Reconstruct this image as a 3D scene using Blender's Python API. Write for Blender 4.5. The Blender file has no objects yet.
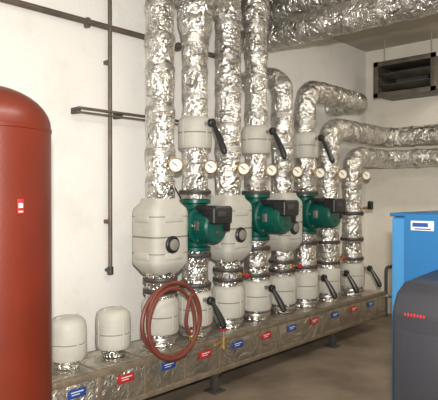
import bpy, bmesh, math, random
from mathutils import Vector, Matrix
random.seed(4)
S = bpy.context.scene
try:
    S.view_settings.view_transform = 'Standard'
except Exception:
    pass

# ------------------------------------------------------------ materials
def mat(name, col, rough=0.5, metal=0.0, bump=0.0, bscale=20, var=0.0, vscale=3, col2=None, bdist=0.02):
    m = bpy.data.materials.new(name); m.use_nodes = True
    nt = m.node_tree; b = nt.nodes['Principled BSDF']
    b.inputs['Base Color'].default_value = (*col, 1)
    b.inputs['Roughness'].default_value = rough
    b.inputs['Metallic'].default_value = metal
    tc = nt.nodes.new('ShaderNodeTexCoord')
    if var > 0 or col2:
        n = nt.nodes.new('ShaderNodeTexNoise'); n.inputs['Scale'].default_value = vscale
        n.inputs['Detail'].default_value = 6
        nt.links.new(tc.outputs['Object'], n.inputs['Vector'])
        r = nt.nodes.new('ShaderNodeValToRGB')
        c2 = col2 if col2 else tuple(c*(1-var) for c in col)
        r.color_ramp.elements[0].position = 0.35; r.color_ramp.elements[0].color = (*c2, 1)
        r.color_ramp.elements[1].position = 0.62; r.color_ramp.elements[1].color = (*col, 1)
        nt.links.new(n.outputs['Fac'], r.inputs['Fac'])
        nt.links.new(r.outputs['Color'], b.inputs['Base Color'])
    if bump > 0:
        n = nt.nodes.new('ShaderNodeTexNoise'); n.inputs['Detail'].default_value = 5
        n.inputs['Scale'].default_value = bscale
        nt.links.new(tc.outputs['Object'], n.inputs['Vector'])
        bp = nt.nodes.new('ShaderNodeBump'); bp.inputs['Strength'].default_value = bump
        bp.inputs['Distance'].default_value = bdist
        nt.links.new(n.outputs['Fac'], bp.inputs['Height'])
        nt.links.new(bp.outputs['Normal'], b.inputs['Normal'])
    return m

def foilmat(name, col, rough, s1, s2, k1, k2):
    m = mat(name, col, rough, 1.0, var=0.25, vscale=7)
    nt = m.node_tree; b = nt.nodes['Principled BSDF']; tc = nt.nodes['Texture Coordinate']
    prev = None
    for sc, st, dist, det, rg in ((s1, k1, 1.0, 2.5, 0.45), (s2, k2, 0.6, 3, 0.5)):
        n = nt.nodes.new('ShaderNodeTexNoise'); n.inputs['Scale'].default_value = sc
        n.inputs['Detail'].default_value = det; n.inputs['Distortion'].default_value = dist
        n.inputs['Roughness'].default_value = rg
        nt.links.new(tc.outputs['Object'], n.inputs['Vector'])
        a = nt.nodes.new('ShaderNodeMath'); a.operation = 'SUBTRACT'; a.inputs[1].default_value = .5
        c = nt.nodes.new('ShaderNodeMath'); c.operation = 'ABSOLUTE'
        nt.links.new(n.outputs['Fac'], a.inputs[0]); nt.links.new(a.outputs[0], c.inputs[0])
        bp = nt.nodes.new('ShaderNodeBump'); bp.inputs['Strength'].default_value = 1
        bp.inputs['Distance'].default_value = st
        nt.links.new(c.outputs[0], bp.inputs['Height'])
        if prev: nt.links.new(prev.outputs['Normal'], bp.inputs['Normal'])
        prev = bp
    nt.links.new(prev.outputs['Normal'], b.inputs['Normal'])
    return m
FOIL = foilmat('aluminium_foil', (0.88,0.865,0.83), 0.23, 8, 26, 0.08, 0.022)
TAPE = foilmat('foil_tape', (0.60,0.58,0.545), 0.38, 14, 50, 0.03, 0.009)
SHELL = mat('grey_insulation_shell', (0.475,0.46,0.405), 0.6, 0, bump=0.1, bscale=90, var=0.14, vscale=5)
SHELLD = mat('shell_seam', (0.20,0.19,0.165), 0.7)
GREEN = mat('pump_green_paint', (0.0,0.078,0.056), 0.35, 0, var=0.2, vscale=10)
BLACK = mat('black_plastic', (0.012,0.012,0.013), 0.4)
IRON = mat('dark_cast_iron', (0.07,0.065,0.06), 0.5, 0.4, bump=0.2, bscale=60)
STEEL = mat('steel', (0.45,0.44,0.42), 0.4, 0.9)
RUST = mat('rusty_primer', (0.28,0.08,0.05), 0.6, 0, var=0.4, vscale=20)
BRASS = mat('brass', (0.55,0.38,0.16), 0.35, 0.9)
DIAL = mat('dial_face', (0.78,0.76,0.67), 0.5)
REDTANK = mat('red_tank_enamel', (0.115,0.014,0.005), 0.38, 0, bump=0.04, bscale=80, var=0.14, vscale=4)
CONDUIT = mat('painted_conduit', (0.15,0.12,0.095), 0.5, 0.3, var=0.3, vscale=8)
HEADER = foilmat('header_foil_cladding', (0.62,0.58,0.51), 0.40, 6, 25, 0.035, 0.012)
HTAPE = mat('brown_tape', (0.24,0.19,0.135), 0.4, 0.35, bump=0.3, bscale=50, var=0.3, vscale=12)
REDL = mat('red_label', (0.40,0.015,0.015), 0.5)
TAGR = mat('tag_red', (0.28,0.008,0.010), 0.6)
BLUEL = mat('blue_label', (0.015,0.05,0.23), 0.5)
WHITE = mat('white_print', (0.60,0.60,0.58), 0.6)
HOSE = mat('red_rubber_hose', (0.155,0.036,0.023), 0.5, 0, var=0.25, vscale=15)
BLUE = mat('boiler_blue_enamel', (0.014,0.118,0.29), 0.4, 0, var=0.05)
BLUE2 = mat('boiler_blue_edge', (0.04,0.19,0.40), 0.35)
HOODM = mat('charcoal_plastic', (0.024,0.025,0.031), 0.5, 0, bump=0.08, bscale=150)
GALV = mat('dirty_galvanised', (0.15,0.135,0.105), 0.5, 0.3, var=0.4, vscale=8)
DARK = mat('dark_interior', (0.02,0.018,0.015), 0.8)

def wallmat(name, col, dirt):
    m = mat(name, col, 0.8, 0, bump=0.15, bscale=35)
    nt = m.node_tree; b = nt.nodes['Principled BSDF']
    g = nt.nodes.new('ShaderNodeNewGeometry'); sp = nt.nodes.new('ShaderNodeSeparateXYZ')
    nt.links.new(g.outputs['Position'], sp.inputs[0])
    n = nt.nodes.new('ShaderNodeTexNoise'); n.inputs['Scale'].default_value = 2.6; n.inputs['Detail'].default_value = 9
    n.inputs['Roughness'].default_value = .65
    nt.links.new(g.outputs['Position'], n.inputs['Vector'])
    mr = nt.nodes.new('ShaderNodeMapRange'); mr.inputs[1].default_value = 0.0; mr.inputs[2].default_value = 1.0
    mr.inputs[3].default_value = 0.6; mr.inputs[4].default_value = 0.0
    nt.links.new(sp.outputs['Z'], mr.inputs[0])
    mr2 = nt.nodes.new('ShaderNodeMapRange'); mr2.inputs[1].default_value = 0.50; mr2.inputs[2].default_value = 0.75
    mr2.inputs[3].default_value = 0.0; mr2.inputs[4].default_value = 0.35
    nt.links.new(n.outputs['Fac'], mr2.inputs[0])
    a = nt.nodes.new('ShaderNodeMath'); a.operation = 'ADD'; a.use_clamp = True
    nt.links.new(mr.outputs[0], a.inputs[0]); nt.links.new(mr2.outputs[0], a.inputs[1])
    mx = nt.nodes.new('ShaderNodeMix'); mx.data_type = 'RGBA'
    mx.inputs[6].default_value = (*col, 1); mx.inputs[7].default_value = (*dirt, 1)
    nt.links.new(a.outputs[0], mx.inputs[0]); nt.links.new(mx.outputs[2], b.inputs['Base Color'])
    return m
WALL = wallmat('whitewashed_wall', (0.79,0.775,0.735), (0.53,0.49,0.42))
WALLR = wallmat('cream_wall', (0.74,0.70,0.61), (0.50,0.44,0.35))
CEIL = mat('ceiling_plaster', (0.47,0.43,0.35), 0.85, 0, bump=0.1, bscale=20, var=0.15, vscale=2)
FLOOR = mat('concrete_floor', (0.205,0.16,0.115), 0.6, 0, bump=0.12, bscale=30, col2=(0.125,0.095,0.068), vscale=2.2)

# ------------------------------------------------------------ builder
class B:
    def __init__(s, name):
        s.name = name; s.bm = bmesh.new(); s.mats = []
    def mi(s, m):
        if m not in s.mats: s.mats.append(m)
        return s.mats.index(m)
    def rings(s, rings, m, closed=False, cap=True, mlist=None):
        i = s.mi(m); vs = [[s.bm.verts.new(p) for p in r] for r in rings]
        n = len(rings[0]); N = len(vs)
        for k in range(N if closed else N-1):
            a = vs[k]; b = vs[(k+1) % N]
            for j in range(n):
                try:
                    f = s.bm.faces.new((a[j], a[(j+1) % n], b[(j+1) % n], b[j]))
                    f.material_index = s.mi(mlist[k]) if mlist else i
                except ValueError: pass
        if cap and not closed:
            for r, rev in ((vs[0], True), (vs[-1], False)):
                f = s.bm.faces.new(list(reversed(r)) if rev else r); f.material_index = i
        return s
    def lathe(s, prof, o, ax, m, seg=28):
        o = Vector(o); ax = Vector(ax).normalized()
        u = ax.orthogonal().normalized(); v = ax.cross(u)
        R = []
        for r, h in prof:
            r = max(r, 0.0008)
            R.append([o+ax*h+(u*math.cos(2*math.pi*k/seg)+v*math.sin(2*math.pi*k/seg))*r for k in range(seg)])
        return s.rings(R, m)
    def cyl(s, a, b, r, m, seg=20):
        a = Vector(a); b = Vector(b); L = (b-a).length; c = min(r*0.15, L*0.2)
        return s.lathe([(r-c,0),(r,c),(r,L-c),(r-c,L)], a, b-a, m, seg)
    def box(s, c, size, m, bev=0.0, rot=None, seg=2):
        i = s.mi(m); t = bmesh.new(); bmesh.ops.create_cube(t, size=1)
        bmesh.ops.scale(t, vec=size, verts=t.verts)
        if bev > 0: bmesh.ops.bevel(t, geom=t.edges[:], offset=bev, segments=seg, affect='EDGES', profile=0.5)
        M = Matrix.Translation(c) @ (rot if rot else Matrix())
        t.transform(M)
        mp = {v: s.bm.verts.new(v.co) for v in t.verts}
        for f in t.faces:
            g = s.bm.faces.new([mp[v] for v in f.verts]); g.material_index = i
        t.free(); return s
    def loft(s, secs, c, m, cr=0.4, k=6):
        R = []
        for z, w, d in secs:
            r = min(w, d)*cr*0.5; ring = []
            for q, (sx, sy) in enumerate(((1,1),(-1,1),(-1,-1),(1,-1))):
                cx = sx*(w/2-r); cy = sy*(d/2-r)
                for j in range(k):
                    a = math.pi/2*q+math.pi/2*j/(k-1)
                    ring.append(Vector((c[0]+cx+r*math.cos(a), c[1]+cy+r*math.sin(a), c[2]+z)))
            R.append(ring)
        return s.rings(R, m)
    def tube(s, pts, r, m, n=12, closed=False):
        s.rings(sweep(pts, [r]*len(pts), n, closed), m, closed=closed); return s
    def done(s, parent=None, sharp=0.6):
        bm = s.bm; bmesh.ops.recalc_face_normals(bm, faces=bm.faces)
        for f in bm.faces: f.smooth = True
        for e in bm.edges:
            if len(e.link_faces) == 2 and e.calc_face_angle(0) > sharp: e.smooth = False
        me = bpy.data.meshes.new(s.name); bm.to_mesh(me); bm.free()
        for m in s.mats: me.materials.append(m)
        o = bpy.data.objects.new(s.name, me); S.collection.objects.link(o)
        if parent: o.parent = parent
        return o

def sweep(pts, rad, n=24, closed=False):
    pts = [Vector(p) for p in pts]; N = len(pts); R = []; u = None
    for i, p in enumerate(pts):
        if closed: t = pts[(i+1) % N]-pts[i-1]
        else: t = pts[min(i+1, N-1)]-pts[max(i-1, 0)]
        t.normalize()
        if u is None: u = t.orthogonal().normalized()
        u = (u-t*u.dot(t)).normalized(); v = t.cross(u)
        R.append([p+(u*math.cos(2*math.pi*k/n)+v*math.sin(2*math.pi*k/n))*rad[i] for k in range(n)])
    return R

def rpath(pts, br, nseg=5, step=0.02):
    pts = [Vector(p) for p in pts]; out = [pts[0]]
    def line(a, b):
        L = (b-a).length; k = max(1, int(L/step))
        for j in range(1, k+1): out.append(a.lerp(b, j/k))
    cur = pts[0]
    for i in range(1, len(pts)-1):
        p = pts[i]; d1 = (p-pts[i-1]).normalized(); d2 = (pts[i+1]-p).normalized()
        ang = d1.angle(d2); tl = br*math.tan(ang/2)
        a = p-d1*tl; b = p+d2*tl; line(cur, a)
        nrm = (d2-d1*d1.dot(d2)).normalized(); c = a+nrm*br
        for j in range(1, nseg*2+1):
            th = ang*j/(nseg*2)
            out.append(c-nrm*br*math.cos(th)+d1*br*math.sin(th))
        cur = b
    line(cur, pts[-1]); return out

def foil_pipe(name, pts, r, br=0.17, gap=0.25, parent=None, cuts=(), taper=None):
    b = B(name)
    P = rpath(pts, br); rad = []; ml = []; ph = random.uniform(0, 6)
    nxt = random.uniform(0.05, gap); acc = 0
    for i, p in enumerate(P):
        if i: acc += (p-P[i-1]).length
        if acc > nxt+0.045: nxt += gap*random.uniform(0.75, 1.25)
        band = nxt <= acc <= nxt+0.045
        rr = r
        if taper and p.z > taper[0]:
            rr = r+(taper[2]-r)*min(1, (p.z-taper[0])/(taper[1]-taper[0]))
        rad.append(rr+(0.005 if band else 0)+0.003*math.sin(acc*23+ph)+random.uniform(-.0012, .0012))
        ml.append(TAPE if band else FOIL)
    R = sweep(P, rad, 28)
    run = []; mr = []
    for p, rg, m in zip(P, R, ml):
        if any(a < p.z < c for a, c in cuts) and abs(p.x-pts[0][0]) < .01 and abs(p.y-pts[0][1]) < .01:
            if len(run) > 1: b.rings(run, FOIL, mlist=mr)
            run = []; mr = []
        else:
            run.append(rg); mr.append(m)
    if len(run) > 1: b.rings(run, FOIL, mlist=mr)
    return b.done(parent=parent, sharp=0.9)

# ------------------------------------------------------------ room
XR, YF, XL, H = 6.56, -5.5, -1.6, 3.36
def slab(name, c, size, m):
    return B(name).box(c, size, m).done()
slab('floor', ((XL+XR)/2, YF/2, -0.05), (XR-XL+.2, -YF+.2, 0.1), FLOOR)
slab('ceiling', ((XL+XR)/2, YF/2, H+0.05), (XR-XL+.2, -YF+.2, 0.1), CEIL)
slab('wall_back', ((XL+XR)/2, 0.05, H/2), (XR-XL+.2, 0.1, H), WALL)
slab('wall_right', (XR+0.05, YF/2, H/2), (0.1, -YF, H), WALLR)
slab('wall_left', (XL-0.05, YF/2, H/2), (0.1, -YF, H), WALLR)
slab('wall_front', ((XL+XR)/2, YF-0.05, H/2), (XR-XL+.2, 0.1, H), WALLR)

# ------------------------------------------------------------ riser pipes
PY = -0.45
PX = [2.633, 2.988, 3.370, 3.735, 4.115, 4.490, 4.906, 5.397]
ZT = 0.424
LOW = (.52, .74); UP = (1.87, 2.08)
BOXZ = {0: (.93, 1.475), 2: (.96, 1.50), 4: (.985, 1.52)}
PZ = {1: 1.27, 3: 1.31, 5: 1.32}
pipes = []
def P_(pts, r, br=.17, taper=None):
    i = len(pipes); cuts = [LOW]
    if i in BOXZ: cuts.append((BOXZ[i][0]+.03, BOXZ[i][1]-.03))
    if i in PZ: cuts += [(PZ[i]-.19, PZ[i]+.19), UP]
    pipes.append(foil_pipe('insulated_pipe', pts, r, br, cuts=cuts, taper=taper))
P_([(PX[0],PY,ZT),(PX[0],PY,3.03),(PX[2]-.09,PY,3.03)], 0.105, 0.15)
P_([(PX[1],PY,ZT),(PX[1],PY,2.94)], 0.1, taper=(2.68,2.80,.135))
P_([(PX[2],PY,ZT),(PX[2],PY,H)], 0.107)
P_([(PX[3],PY,ZT),(PX[3],PY,H)], 0.1, taper=(2.98,3.05,.118))
P_([(PX[4],PY,ZT),(PX[4],PY,2.60),(PX[4],-0.0,2.60)], 0.1, 0.17)
P_([(PX[5],PY,ZT),(PX[5],PY,2.53),(5.66,PY,2.53),(5.66,0,2.53)], 0.105, 0.17)
P_([(PX[6],PY,ZT),(PX[6],PY,2.19),(6.28,PY,2.19),(6.28,YF,2.19)], 0.115, 0.19)
P_([(PX[7],PY,ZT),(PX[7],PY,1.93),(6.28,PY,1.93),(6.28,YF,1.93)], 0.105, 0.18)
foil_pipe('overhead_insulated_pipe', [(4.12,0,2.985),(4.12,YF,2.985)], 0.125)
foil_pipe('overhead_insulated_pipe', [(4.12,0,3.23),(4.12,YF,3.23)], 0.11)
foil_pipe('overhead_insulated_pipe', [(1.9,0,3.17),(1.9,-0.18,3.17),(3.9,-0.18,3.17)], 0.095, 0.1)

# ------------------------------------------------------------ insulation shells
def big_shell(x, z0, z1, w=0.325, d=0.30):
    b = B('valve_insulation_box'); h = z1-z0
    b.loft([(0,w*.55,d*.6),(0.015,w*.68,d*.7),(0.075,w*.97,d*.97),(0.10,w,d),(h*.5-.006,w,d)], (x,PY,z0), SHELL, 0.42)
    b.loft([(h*.5-.008,w*.98,d*.98),(h*.5+.008,w*.98,d*.98)], (x,PY,z0), SHELLD, 0.42)
    b.loft([(h*.5+.006,w,d),(h-.10,w,d),(h-.07,w*.95,d*.95),(h-.03,w*.72,d*.75),(h,w*.66,d*.7)], (x,PY,z0), SHELL, 0.42)
    for zz in (z0+.14, z1-.14):
        b.box((x,PY-d/2,zz), (w*.5,.016,.05), SHELL, .006)
        b.box((x-w/2,PY,zz), (.016,d*.5,.05), SHELL, .006)
    py = PY-d/2; zc = z0+.22
    b.lathe([(0.062,-.01),(0.062,.012),(0.055,.02),(0.045,.02)], (x-.02,py,zc), (0,-1,0), BLACK)
    b.lathe([(0.040,.0),(0.040,.028),(0.03,.034)], (x-.02,py,zc), (0,-1,0), SHELLD)
    for q in (.28, .76):
        b.loft([(h*q,w*1.008,d*1.008),(h*q+.007,w*1.008,d*1.008)], (x,PY,z0), SHELLD, 0.42)
    return b.done()
for i in (0, 2, 4):
    big_shell(PX[i], BOXZ[i][0], BOXZ[i][1], w=(0.34,0,0.335,0,0.31)[i])

def round_shell(name, x, y, z0, z1, r):
    b = B(name); h = z1-z0
    b.lathe([(r*.78,0),(r*.93,.008),(r,.03),(r,h*.5-.005),(r*.97,h*.5-.003)], (x,y,z0), (0,0,1), SHELL, 32)
    b.lathe([(r*.96,h*.5-.005),(r*.96,h*.5+.005)], (x,y,z0), (0,0,1), SHELLD, 32)
    b.lathe([(r*.97,h*.5+.003),(r,h*.5+.005),(r,h-.045),(r*.93,h-.02),(r*.82,h-.004),(r*.76,h)], (x,y,z0), (0,0,1), SHELL, 32)
    b.box((x,y-r+.002,z0+h*.5), (.014,.012,h*.78), SHELL, .004)
    b.box((x-r+.002,y,z0+h*.5), (.012,.014,h*.78), SHELL, .004)
    return b

def lever(b, x, y, z, dirx=0.25, L=0.23):
    b.cyl((x,y+.13,z),(x,y,z),.018,STEEL)
    b.cyl((x,y+.01,z),(x,y-.028,z),.032,BLACK)
    d = Vector((dirx,-.25,-1)).normalized(); P0 = Vector((x,y-.015,z)); n = 12
    pts = []; rad = []
    for k in range(n+1):
        t = k/n
        pts.append(P0+d*L*t+Vector((0,-.05*math.sin(t*math.pi*.5),0)))
        rad.append(.014+.011*math.sin(min(1,t*1.15)*math.pi*.5) if t < .97 else .012)
    b.rings(sweep(pts, rad, 10), BLACK)

for i in (1, 3, 5):
    b = round_shell('insulated_shutoff_valve', PX[i], PY, 1.85, 2.10, 0.130)
    lever(b, PX[i]-.01, PY-.18, 2.04, 0.08, 0.25)
    b.done()
for i in range(0, 8):
    b = round_shell('insulated_shutoff_valve', PX[i], PY, 0.50, 0.76, 0.138)
    if i in (1,3,5,6,7): lever(b, PX[i]+(-.03 if i < 5 else .03), PY-.19, 0.71, 0.18, 0.20)
    b.done()

for i, x in enumerate(PX):
    b = B('pipe_flange_set')
    zs = [0.47, 0.81]
    if i in (1,3,5): zs += [1.04, 1.52]
    if i in (6,7): zs += [1.02, 1.30]
    if i in (0,2,4): zs += [0.89]
    for z in sorted(set(zs)):
        m = STEEL if z < .6 else IRON
        b.lathe([(.10,-.018),(.125,-.014),(.128,-.001),(.12,0),(.128,.001),(.125,.014),(.10,.018)], (x,PY,z), (0,0,1), m, 24)
        for k in range(8):
            a = k*math.pi/4+.3
            c = Vector((x+.112*math.cos(a), PY+.112*math.sin(a), z))
            b.cyl(c-Vector((0,0,.026)), c+Vector((0,0,.026)), .009, STEEL if k%2 else RUST, 6)
    if i in (2,4,6):
        b.cyl((x+.03,PY-.1,.855),(x+.03,PY-.17,.855),.012,BRASS)
        b.cyl((x+.03,PY-.16,.855),(x+.03,PY-.19,.855),.018,REDL)
    b.done(parent=pipes[i])

# ------------------------------------------------------------ thermometers
for i, x in enumerate(PX):
    b = B('dial_thermometer'); z = 1.71
    c = Vector((x, PY-.165, z)); f = Vector((-.55,-.83,0)).normalized()
    b.cyl((x,PY-.108,z),(x,PY-.16,z),.012,BRASS)
    b.lathe([(.035,-.012),(.049,-.008),(.052,.012),(.046,.018),(.045,.012)], c, f, BRASS, 28)
    b.lathe([(.043,.0),(.043,.014),(.02,.0141)], c, f, DIAL, 28)
    s = f.cross(Vector((0,0,1))); n0 = c+f*.0165
    b.tube([n0-s*.01-Vector((0,0,.008)), n0+s*.026+Vector((0,0,.022))], .0032, BLACK, 6)
    b.done()

# ------------------------------------------------------------ pumps
def pump(x, z, L=1.0):
    b = B('circulation_pump')
    Y = lambda t: PY-t*L
    b.lathe([(.085,-.20),(.122,-.195),(.122,-.17),(.09,-.16),(.095,-.10),(.125,-.07),(.14,0),(.125,.07),(.10,.10),(.09,.16),(.122,.17),(.122,.195),(.085,.20)], (x,PY,z), (0,0,1), GREEN, 28)
    b.lathe([(.10,.02*L),(.15,.05*L),(.155,.12*L),(.14,.135*L),(.10,.14*L)], (x,PY,z), (0,-1,0), GREEN, 32)
    for k in range(6):
        a = k*math.pi/3
        c = Vector((x+.128*math.cos(a), Y(.13), z+.128*math.sin(a)))
        b.cyl(c, c+Vector((0,-.02,0)), .01, STEEL, 6)
    b.lathe([(.11,.13*L),(.118,.16*L),(.118,.33*L),(.105,.355*L),(.06,.36*L)], (x,PY,z-.01), (0,-1,0), GREEN, 32)
    for k in range(6):
        b.lathe([(.118,0),(.124,.003),(.124,.008),(.118,.011)], (x,Y(.16+k*.026),z-.01), (0,-1,0), GREEN, 28)
    b.loft([(-.005,.18,.11),(.006,.21,.135),(.11,.215,.14),(.128,.19,.12)], (x+.015,Y(.335),z+.02), BLACK, 0.35)
    b.box((x+.01,Y(.20),z+.125), (.17,.20*L,.05), BLACK, .014)
    b.box((x+.095,Y(.30),z+.03), (.06,.13,.15), BLACK, .014)
    b.box((x-.01,Y(.335)-.071,z+.09), (.09,.006,.04), IRON, .002)
    b.cyl((x,Y(.355),z-.05),(x,Y(.355)-.015,z-.05),.020,IRON)
    P = [Vector((x+.10,Y(.25),z-.04)), Vector((x+.14,Y(.15),z-.2)), Vector((x+.16,PY+.1,z-.1)), Vector((x+.17,-.03,z+.3))]
    Q = []
    for k in range(21):
        t = k/20
        Q.append(P[0]*(1-t)**3+P[1]*3*t*(1-t)**2+P[2]*3*t*t*(1-t)+P[3]*t**3)
    b.tube(Q, .006, BLACK, 8)
    b.box((x-.121,Y(.21),z+.0), (.006,.05,.07), STEEL, .001)
    b.done()
pump(PX[1], PZ[1], .66); pump(PX[3], PZ[3], .92); pump(PX[5], PZ[5], .95)

b = B('drain_cock')
b.cyl((PX[7],PY-.107,1.36),(PX[7],PY-.2,1.36),.015,BRASS)
b.box((PX[7],PY-.22,1.39),(.05,.05,.09),BLACK,.01)
b.done()

# ------------------------------------------------------------ header
b = B('distribution_header')
HX0, HX1 = 1.35, 5.78
HY0, HY1 = -0.66, -0.25
zb_, zt_ = .155, .42; zm = (zb_+zt_)/2; ym = (HY0+HY1)/2
b.box(((HX0+HX1)/2,ym,zm), (HX1-HX0,HY1-HY0,zt_-zb_), HEADER, .02)
x = 1.60
while x < HX1-.05:
    b.box((x,ym,zm), (.055,HY1-HY0+.006,zt_-zb_+.006), HTAPE, .02); x += .362
for zz in (zt_-.018, zb_+.018):
    b.box(((HX0+HX1)/2,HY0+.014,zz), (HX1-HX0+.004,.036,.042), HTAPE, .008)
b.box(((HX0+HX1)/2,HY1-.012,zt_-.015), (HX1-HX0+.004,.034,.034), HTAPE, .008)
x = 1.797; k = 0
while x < 5.7:
    m = REDL if k % 2 else BLUEL
    b.box((x,HY0-.007,.332), (.125,.006,.052), m, .001)
    b.box((x,HY0-.0105,.341), (.085,.002,.006), WHITE)
    b.box((x-.01,HY0-.0105,.326), (.055,.002,.005), WHITE)
    x += .362; k += 1
for x in (1.75, 3.05, 4.75):
    for y in (HY0+.06, HY1-.06):
        b.box((x,y,.075), (.05,.05,.15), IRON, .004)
        b.box((x,y,.006), (.12,.12,.012), IRON, .002)
    b.box((x,ym,.14), (.06,.38,.02), IRON, .004)
b.done()

for x in (1.869, 2.215):
    b = B('insulated_end_cap')
    r = .118
    b.lathe([(.06,0),(.075,.004),(.08,.03),(.062,.035),(.062,.08)], (x,PY,.424), (0,0,1), FOIL, 28)
    b.lathe([(r*.62,0),(r*.9,.006),(r,.03),(r,.10),(r*.97,.103)], (x,PY,.475), (0,0,1), SHELL, 32)
    b.lathe([(r*.965,.10),(r*.965,.112)], (x,PY,.475), (0,0,1), SHELLD, 32)
    b.lathe([(r*.97,.108),(r,.111),(r,.20),(r*.94,.235),(r*.75,.258),(r*.45,.268),(0.001,.270)], (x,PY,.475), (0,0,1), SHELL, 32)
    b.box((x,PY-r+.003,.59),(.014,.012,.17),SHELL,.004)
    b.box((x-r+.003,PY,.59),(.012,.014,.17),SHELL,.004)
    b.box((x,PY,.738),(.16,.014,.018),SHELL,.004)
    b.done()

# ------------------------------------------------------------ hose
def catmull(P, m=4):
    Q = []
    for i in range(len(P)-1):
        p0 = P[max(i-1,0)]; p1 = P[i]; p2 = P[i+1]; p3 = P[min(i+2,len(P)-1)]
        for j in range(m):
            t = j/m
            Q.append(.5*((2*p1)+(p2-p0)*t+(2*p0-5*p1+4*p2-p3)*t*t+(3*p1-p0-3*p2+p3)*t**3))
    Q.append(P[-1]); return Q
b = B('coiled_hose'); P = []
cx, cz, cy = 2.47, .665, -.735
P += [Vector((PX[0]+.02,-.575,.86)), Vector((PX[0]+.03,-.66,.89)), Vector((PX[0]-.02,-.72,.90))]
tilt = math.radians(8)
N = int(2.9*20)
for k in range(N):
    a = math.pi*.52+2*math.pi*k/20; l = k/20
    rx = .225+.030*math.sin(l*2.3+.4); rz = .240-.016*math.cos(l*2.7)
    u = rx*math.cos(a); v = rz*math.sin(a)
    P.append(Vector((cx+.02*math.sin(l*1.9)+u*math.cos(tilt)-v*math.sin(tilt), cy-.022*l+.012*math.sin(a), cz-.008*l+u*math.sin(tilt)+v*math.cos(tilt))))
e = P[-1]
P += [e+Vector((-.05,-.01,-.10)), e+Vector((-.06,-.01,-.19)), e+Vector((-.02,-.01,-.27))]
Q = catmull(P)
b.tube(Q, .0135, HOSE, 10)
b.cyl((PX[0]+.02,-.556,.86),(PX[0]+.02,-.60,.86), .02, BRASS)
b.cyl(P[-1], P[-1]+Vector((.02,0,-.04)), .017, BRASS)
b.done()
b = B('brass_drain_valve')
b.cyl((3.0,HY0,.37),(3.0,HY0-.08,.42),.016,BRASS)
b.cyl((3.0,HY0-.08,.45),(3.0,HY0-.08,.36),.02,BRASS)
b.cyl((3.0,HY0-.08,.45),(3.0,HY0-.08,.50),.008,STEEL)
b.box((3.0,HY0-.08,.50),(.08,.02,.014),REDL,.004)
b.done()

# ------------------------------------------------------------ red expansion tank
b = B('expansion_tank'); tx, ty, tr = 1.03, -1.17, .270
zt, zb = 1.965, .16
prof = []
for k in range(9):
    a = math.pi/2*k/8; prof.append((tr*math.sin(a), zb+.16-.16*math.cos(a)))
prof += [(tr,zb+.30),(tr+.004,zb+.305),(tr+.004,zb+.325),(tr,zb+.33),(tr,zt-.20),(tr+.003,zt-.197),(tr+.003,zt-.183),(tr,zt-.18)]
for k in range(1, 11):
    a = math.pi/2*k/10; prof.append((tr*math.cos(a), zt-.18+.18*math.sin(a)))
b.lathe(prof, (tx,ty,0), (0,0,1), REDTANK, 64)
b.cyl((tx,ty,zt-.01),(tx,ty,zt+.02),.03,BRASS)
for k in range(3):
    a = k*2*math.pi/3+.5
    c = Vector((tx+.2*math.cos(a), ty+.2*math.sin(a), 0))
    b.box(c+Vector((0,0,.15)), (.05,.05,.30), REDTANK, .006)
    b.box(c+Vector((0,0,.006)), (.09,.09,.012), REDTANK, .003)
va = Vector((-tx, -3.48-ty, 0)).normalized(); va = Matrix.Rotation(math.radians(28),3,'Z') @ va
c = Vector((tx,ty,1.455))+va*(tr+.003); rot = va.to_track_quat('Y','Z').to_matrix().to_4x4()
b.box(c, (.028,.005,.060), TAGR, .001, rot)
b.box(c+va*.003+Vector((0,0,.004)), (.018,.003,.018), WHITE, .0005, rot)
b.box(c+va*.003+Vector((0,0,-.02)), (.018,.003,.005), WHITE, .0005, rot)
b.done()

# ------------------------------------------------------------ wall conduits
b = B('wall_conduit')
b.tube([(-1.6,-.05,2.76),(3.9,-.05,2.76)], .022, CONDUIT, 14)
for x in (0.4,1.4,2.3,3.2):
    b.box((x,-.025,2.76),(.03,.05,.07),CONDUIT,.004)
b.done()
b = B('wall_riser_pipe')
b.tube([(2.48,-.055,.93),(2.48,-.055,H)], .016, CONDUIT, 12)
b.cyl((2.48,-.055,.90),(2.48,-.055,.96),.024,IRON)
b.cyl((2.48,-.055,.93),(2.48,0,.93),.014,IRON)
for z in (1.3,2.5,3.1):
    b.box((2.48,-.025,z),(.045,.05,.03),CONDUIT,.004)
b.done()
b = B('wall_strut_rail')
b.box((2.75,-.095,2.12),(1.15,.03,.016),CONDUIT,.003)
b.box((2.75,-.095,2.09),(1.15,.03,.012),CONDUIT,.003)
for x in (2.19,2.56,3.3):
    b.box((x,-.045,2.105),(.025,.10,.045),IRON,.004)
b.done()
b = B('corner_drain_pipe')
b.tube(rpath([(5.785,-.4,.27),(6.3,-.4,.27),(6.3,-.62,.27),(6.3,-.62,.20)],.05,3), .018, STEEL, 10)
b.tube(rpath([(6.40,-.36,.0),(6.40,-.36,.60),(6.56,-.36,.60)],.05,3), .02, IRON, 10)
b.done()

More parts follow.
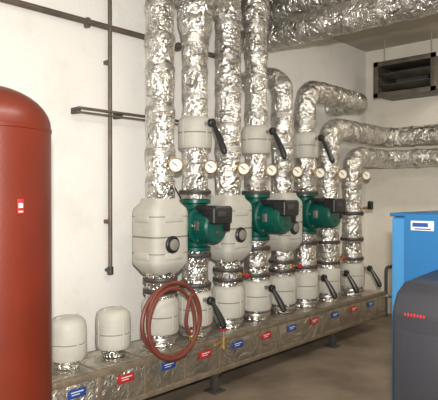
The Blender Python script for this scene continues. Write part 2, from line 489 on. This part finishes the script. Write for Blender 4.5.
# ------------------------------------------------------------ wall ventilation unit
b = B('wall_fan_heater')
x0, x1, y0, y1, z0, z1 = 6.12, 6.56, -1.05, -.36, 2.69, 3.06
t = .02
b.box(((x0+x1)/2,(y0+y1)/2,z1), (x1-x0,y1-y0,t), GALV, .003)
b.box(((x0+x1)/2,(y0+y1)/2,z0), (x1-x0,y1-y0,t), GALV, .003)
b.box(((x0+x1)/2,y0,(z0+z1)/2), (x1-x0,t,z1-z0), GALV, .003)
b.box(((x0+x1)/2,y1,(z0+z1)/2), (x1-x0,t,z1-z0), GALV, .003)
b.box((x1-.03,(y0+y1)/2,(z0+z1)/2), (t,y1-y0,z1-z0), DARK)
for zz in (z0,z1):
    b.box((x0,(y0+y1)/2,zz),(.012,y1-y0+.06,.055),GALV,.002)
for yy in (y0,y1):
    b.box((x0,yy,(z0+z1)/2),(.012,.06,z1-z0+.06),GALV,.002)
for k in range(2):
    b.box((x0+.11,(y0+y1)/2,z0+.10+k*.13),(.14,y1-y0-.03,.008),GALV,.001,Matrix.Rotation(math.radians(22),4,'Y'))
b.cyl((x0+.30,(y0+y1)/2+.2,(z0+z1)/2),(x0+.30,(y0+y1)/2-.2,(z0+z1)/2),.1,IRON)
for yy in (y0+.06,y1-.06):
    b.cyl((x0+.1,yy,z1),(x0+.1,yy,H),.008,STEEL,8)
b.done()

# ------------------------------------------------------------ boiler
b = B('boiler')
bx, by0, by1, bh = 2.93, -3.0, -2.08, 1.40
b.box((bx+.42,(by0+by1)/2,.04), (.78,by1-by0-.06,.08), BLACK, .005)
b.box((bx+.42,(by0+by1)/2,.08+(bh-.10)/2), (.84,by1-by0,bh-.10), BLUE2, .02)
b.box((bx-.005,(by0+by1)/2-.045,.08+(bh-.08)/2), (.06,by1-by0-.09,bh-.08), BLUE, .012)
b.box((bx+.42,(by0+by1)/2,bh-.01), (.86,by1-by0+.01,.02), BLUE, .006)
b.box((bx-.037,by1-.195,1.335), (.004,.125,.052), WHITE, .001)
b.box((bx-.040,by1-.185,1.340), (.002,.085,.022), BLUEL)
b.box((bx-.040,by1-.20,1.318), (.002,.09,.006), BLUEL)
b.cyl((bx+.5,(by0+by1)/2,bh),(bx+.5,(by0+by1)/2,bh+.03),.08,IRON)
b.done()
b = B('burner_cover')
prof = [(2.86,.12),(2.40,.12),(2.34,.20),(2.34,.98),(2.38,1.06),(2.46,1.10),(2.86,1.12)]
i = b.mi(HOODM); t = bmesh.new()
va_ = [t.verts.new((x,-2.86,z)) for x,z in prof]; vb_ = [t.verts.new((x,-2.365,z)) for x,z in prof]
n = len(prof)
for k in range(n): t.faces.new((va_[k],va_[(k+1)%n],vb_[(k+1)%n],vb_[k]))
t.faces.new(list(reversed(va_))); t.faces.new(vb_)
bmesh.ops.bevel(t, geom=t.edges[:], offset=.022, segments=3, affect='EDGES', profile=.5)
mp = {v: b.bm.verts.new(v.co) for v in t.verts}
for f in t.faces: b.bm.faces.new([mp[v] for v in f.verts]).material_index = i
t.free()
b.box((2.342,-2.61,.62),(.012,.40,.56),HOODM,.004)
for k in range(7):
    b.box((2.339,-2.43-k*.014,.972),(.004,.008,.016 if k%2 else .012),REDL,.001)
b.box((2.60,-2.61,.06),(.30,.30,.12),IRON,.01)
b.done()

# ------------------------------------------------------------ lights
def area(name, loc, rot, size, sy, power, col):
    l = bpy.data.lights.new(name, 'AREA'); l.shape = 'RECTANGLE'; l.size = size; l.size_y = sy
    l.energy = power; l.color = col
    o = bpy.data.objects.new(name, l); o.location = loc; o.rotation_euler = rot; S.collection.objects.link(o)
    return o
area('ceiling_strip_light', (1.6,-2.9,3.30), (0,0,0), 1.5, .15, 46, (1,.95,.87))
area('ceiling_strip_light', (5.2,-2.6,3.30), (0,0,math.radians(90)), 1.5, .15, 42, (1,.90,.76))
fl = bpy.data.lights.new('camera_flash', 'AREA'); fl.size = .07; fl.energy = 185; fl.color = (1,.97,.925)
fo = bpy.data.objects.new('camera_flash', fl); fo.location = (-.05,-3.55,1.72); S.collection.objects.link(fo)
fo.rotation_euler = Vector((.80,.60,.0)).to_track_quat('-Z','Y').to_euler()

w = bpy.data.worlds.new('world'); S.world = w; w.use_nodes = True
w.node_tree.nodes['Background'].inputs[0].default_value = (.9,.88,.85,1)
w.node_tree.nodes['Background'].inputs[1].default_value = .15

# ------------------------------------------------------------ camera
cam = bpy.data.cameras.new('camera'); co = bpy.data.objects.new('camera', cam); S.collection.objects.link(co)
cam.sensor_fit = 'HORIZONTAL'; cam.sensor_width = 36; cam.lens = 36*550/438
co.location = (0,-3.48,1.5); cam.clip_start = .05
co.rotation_euler = Vector((.7325,.6807,-.0091)).to_track_quat('-Z','Y').to_euler()
S.camera = co
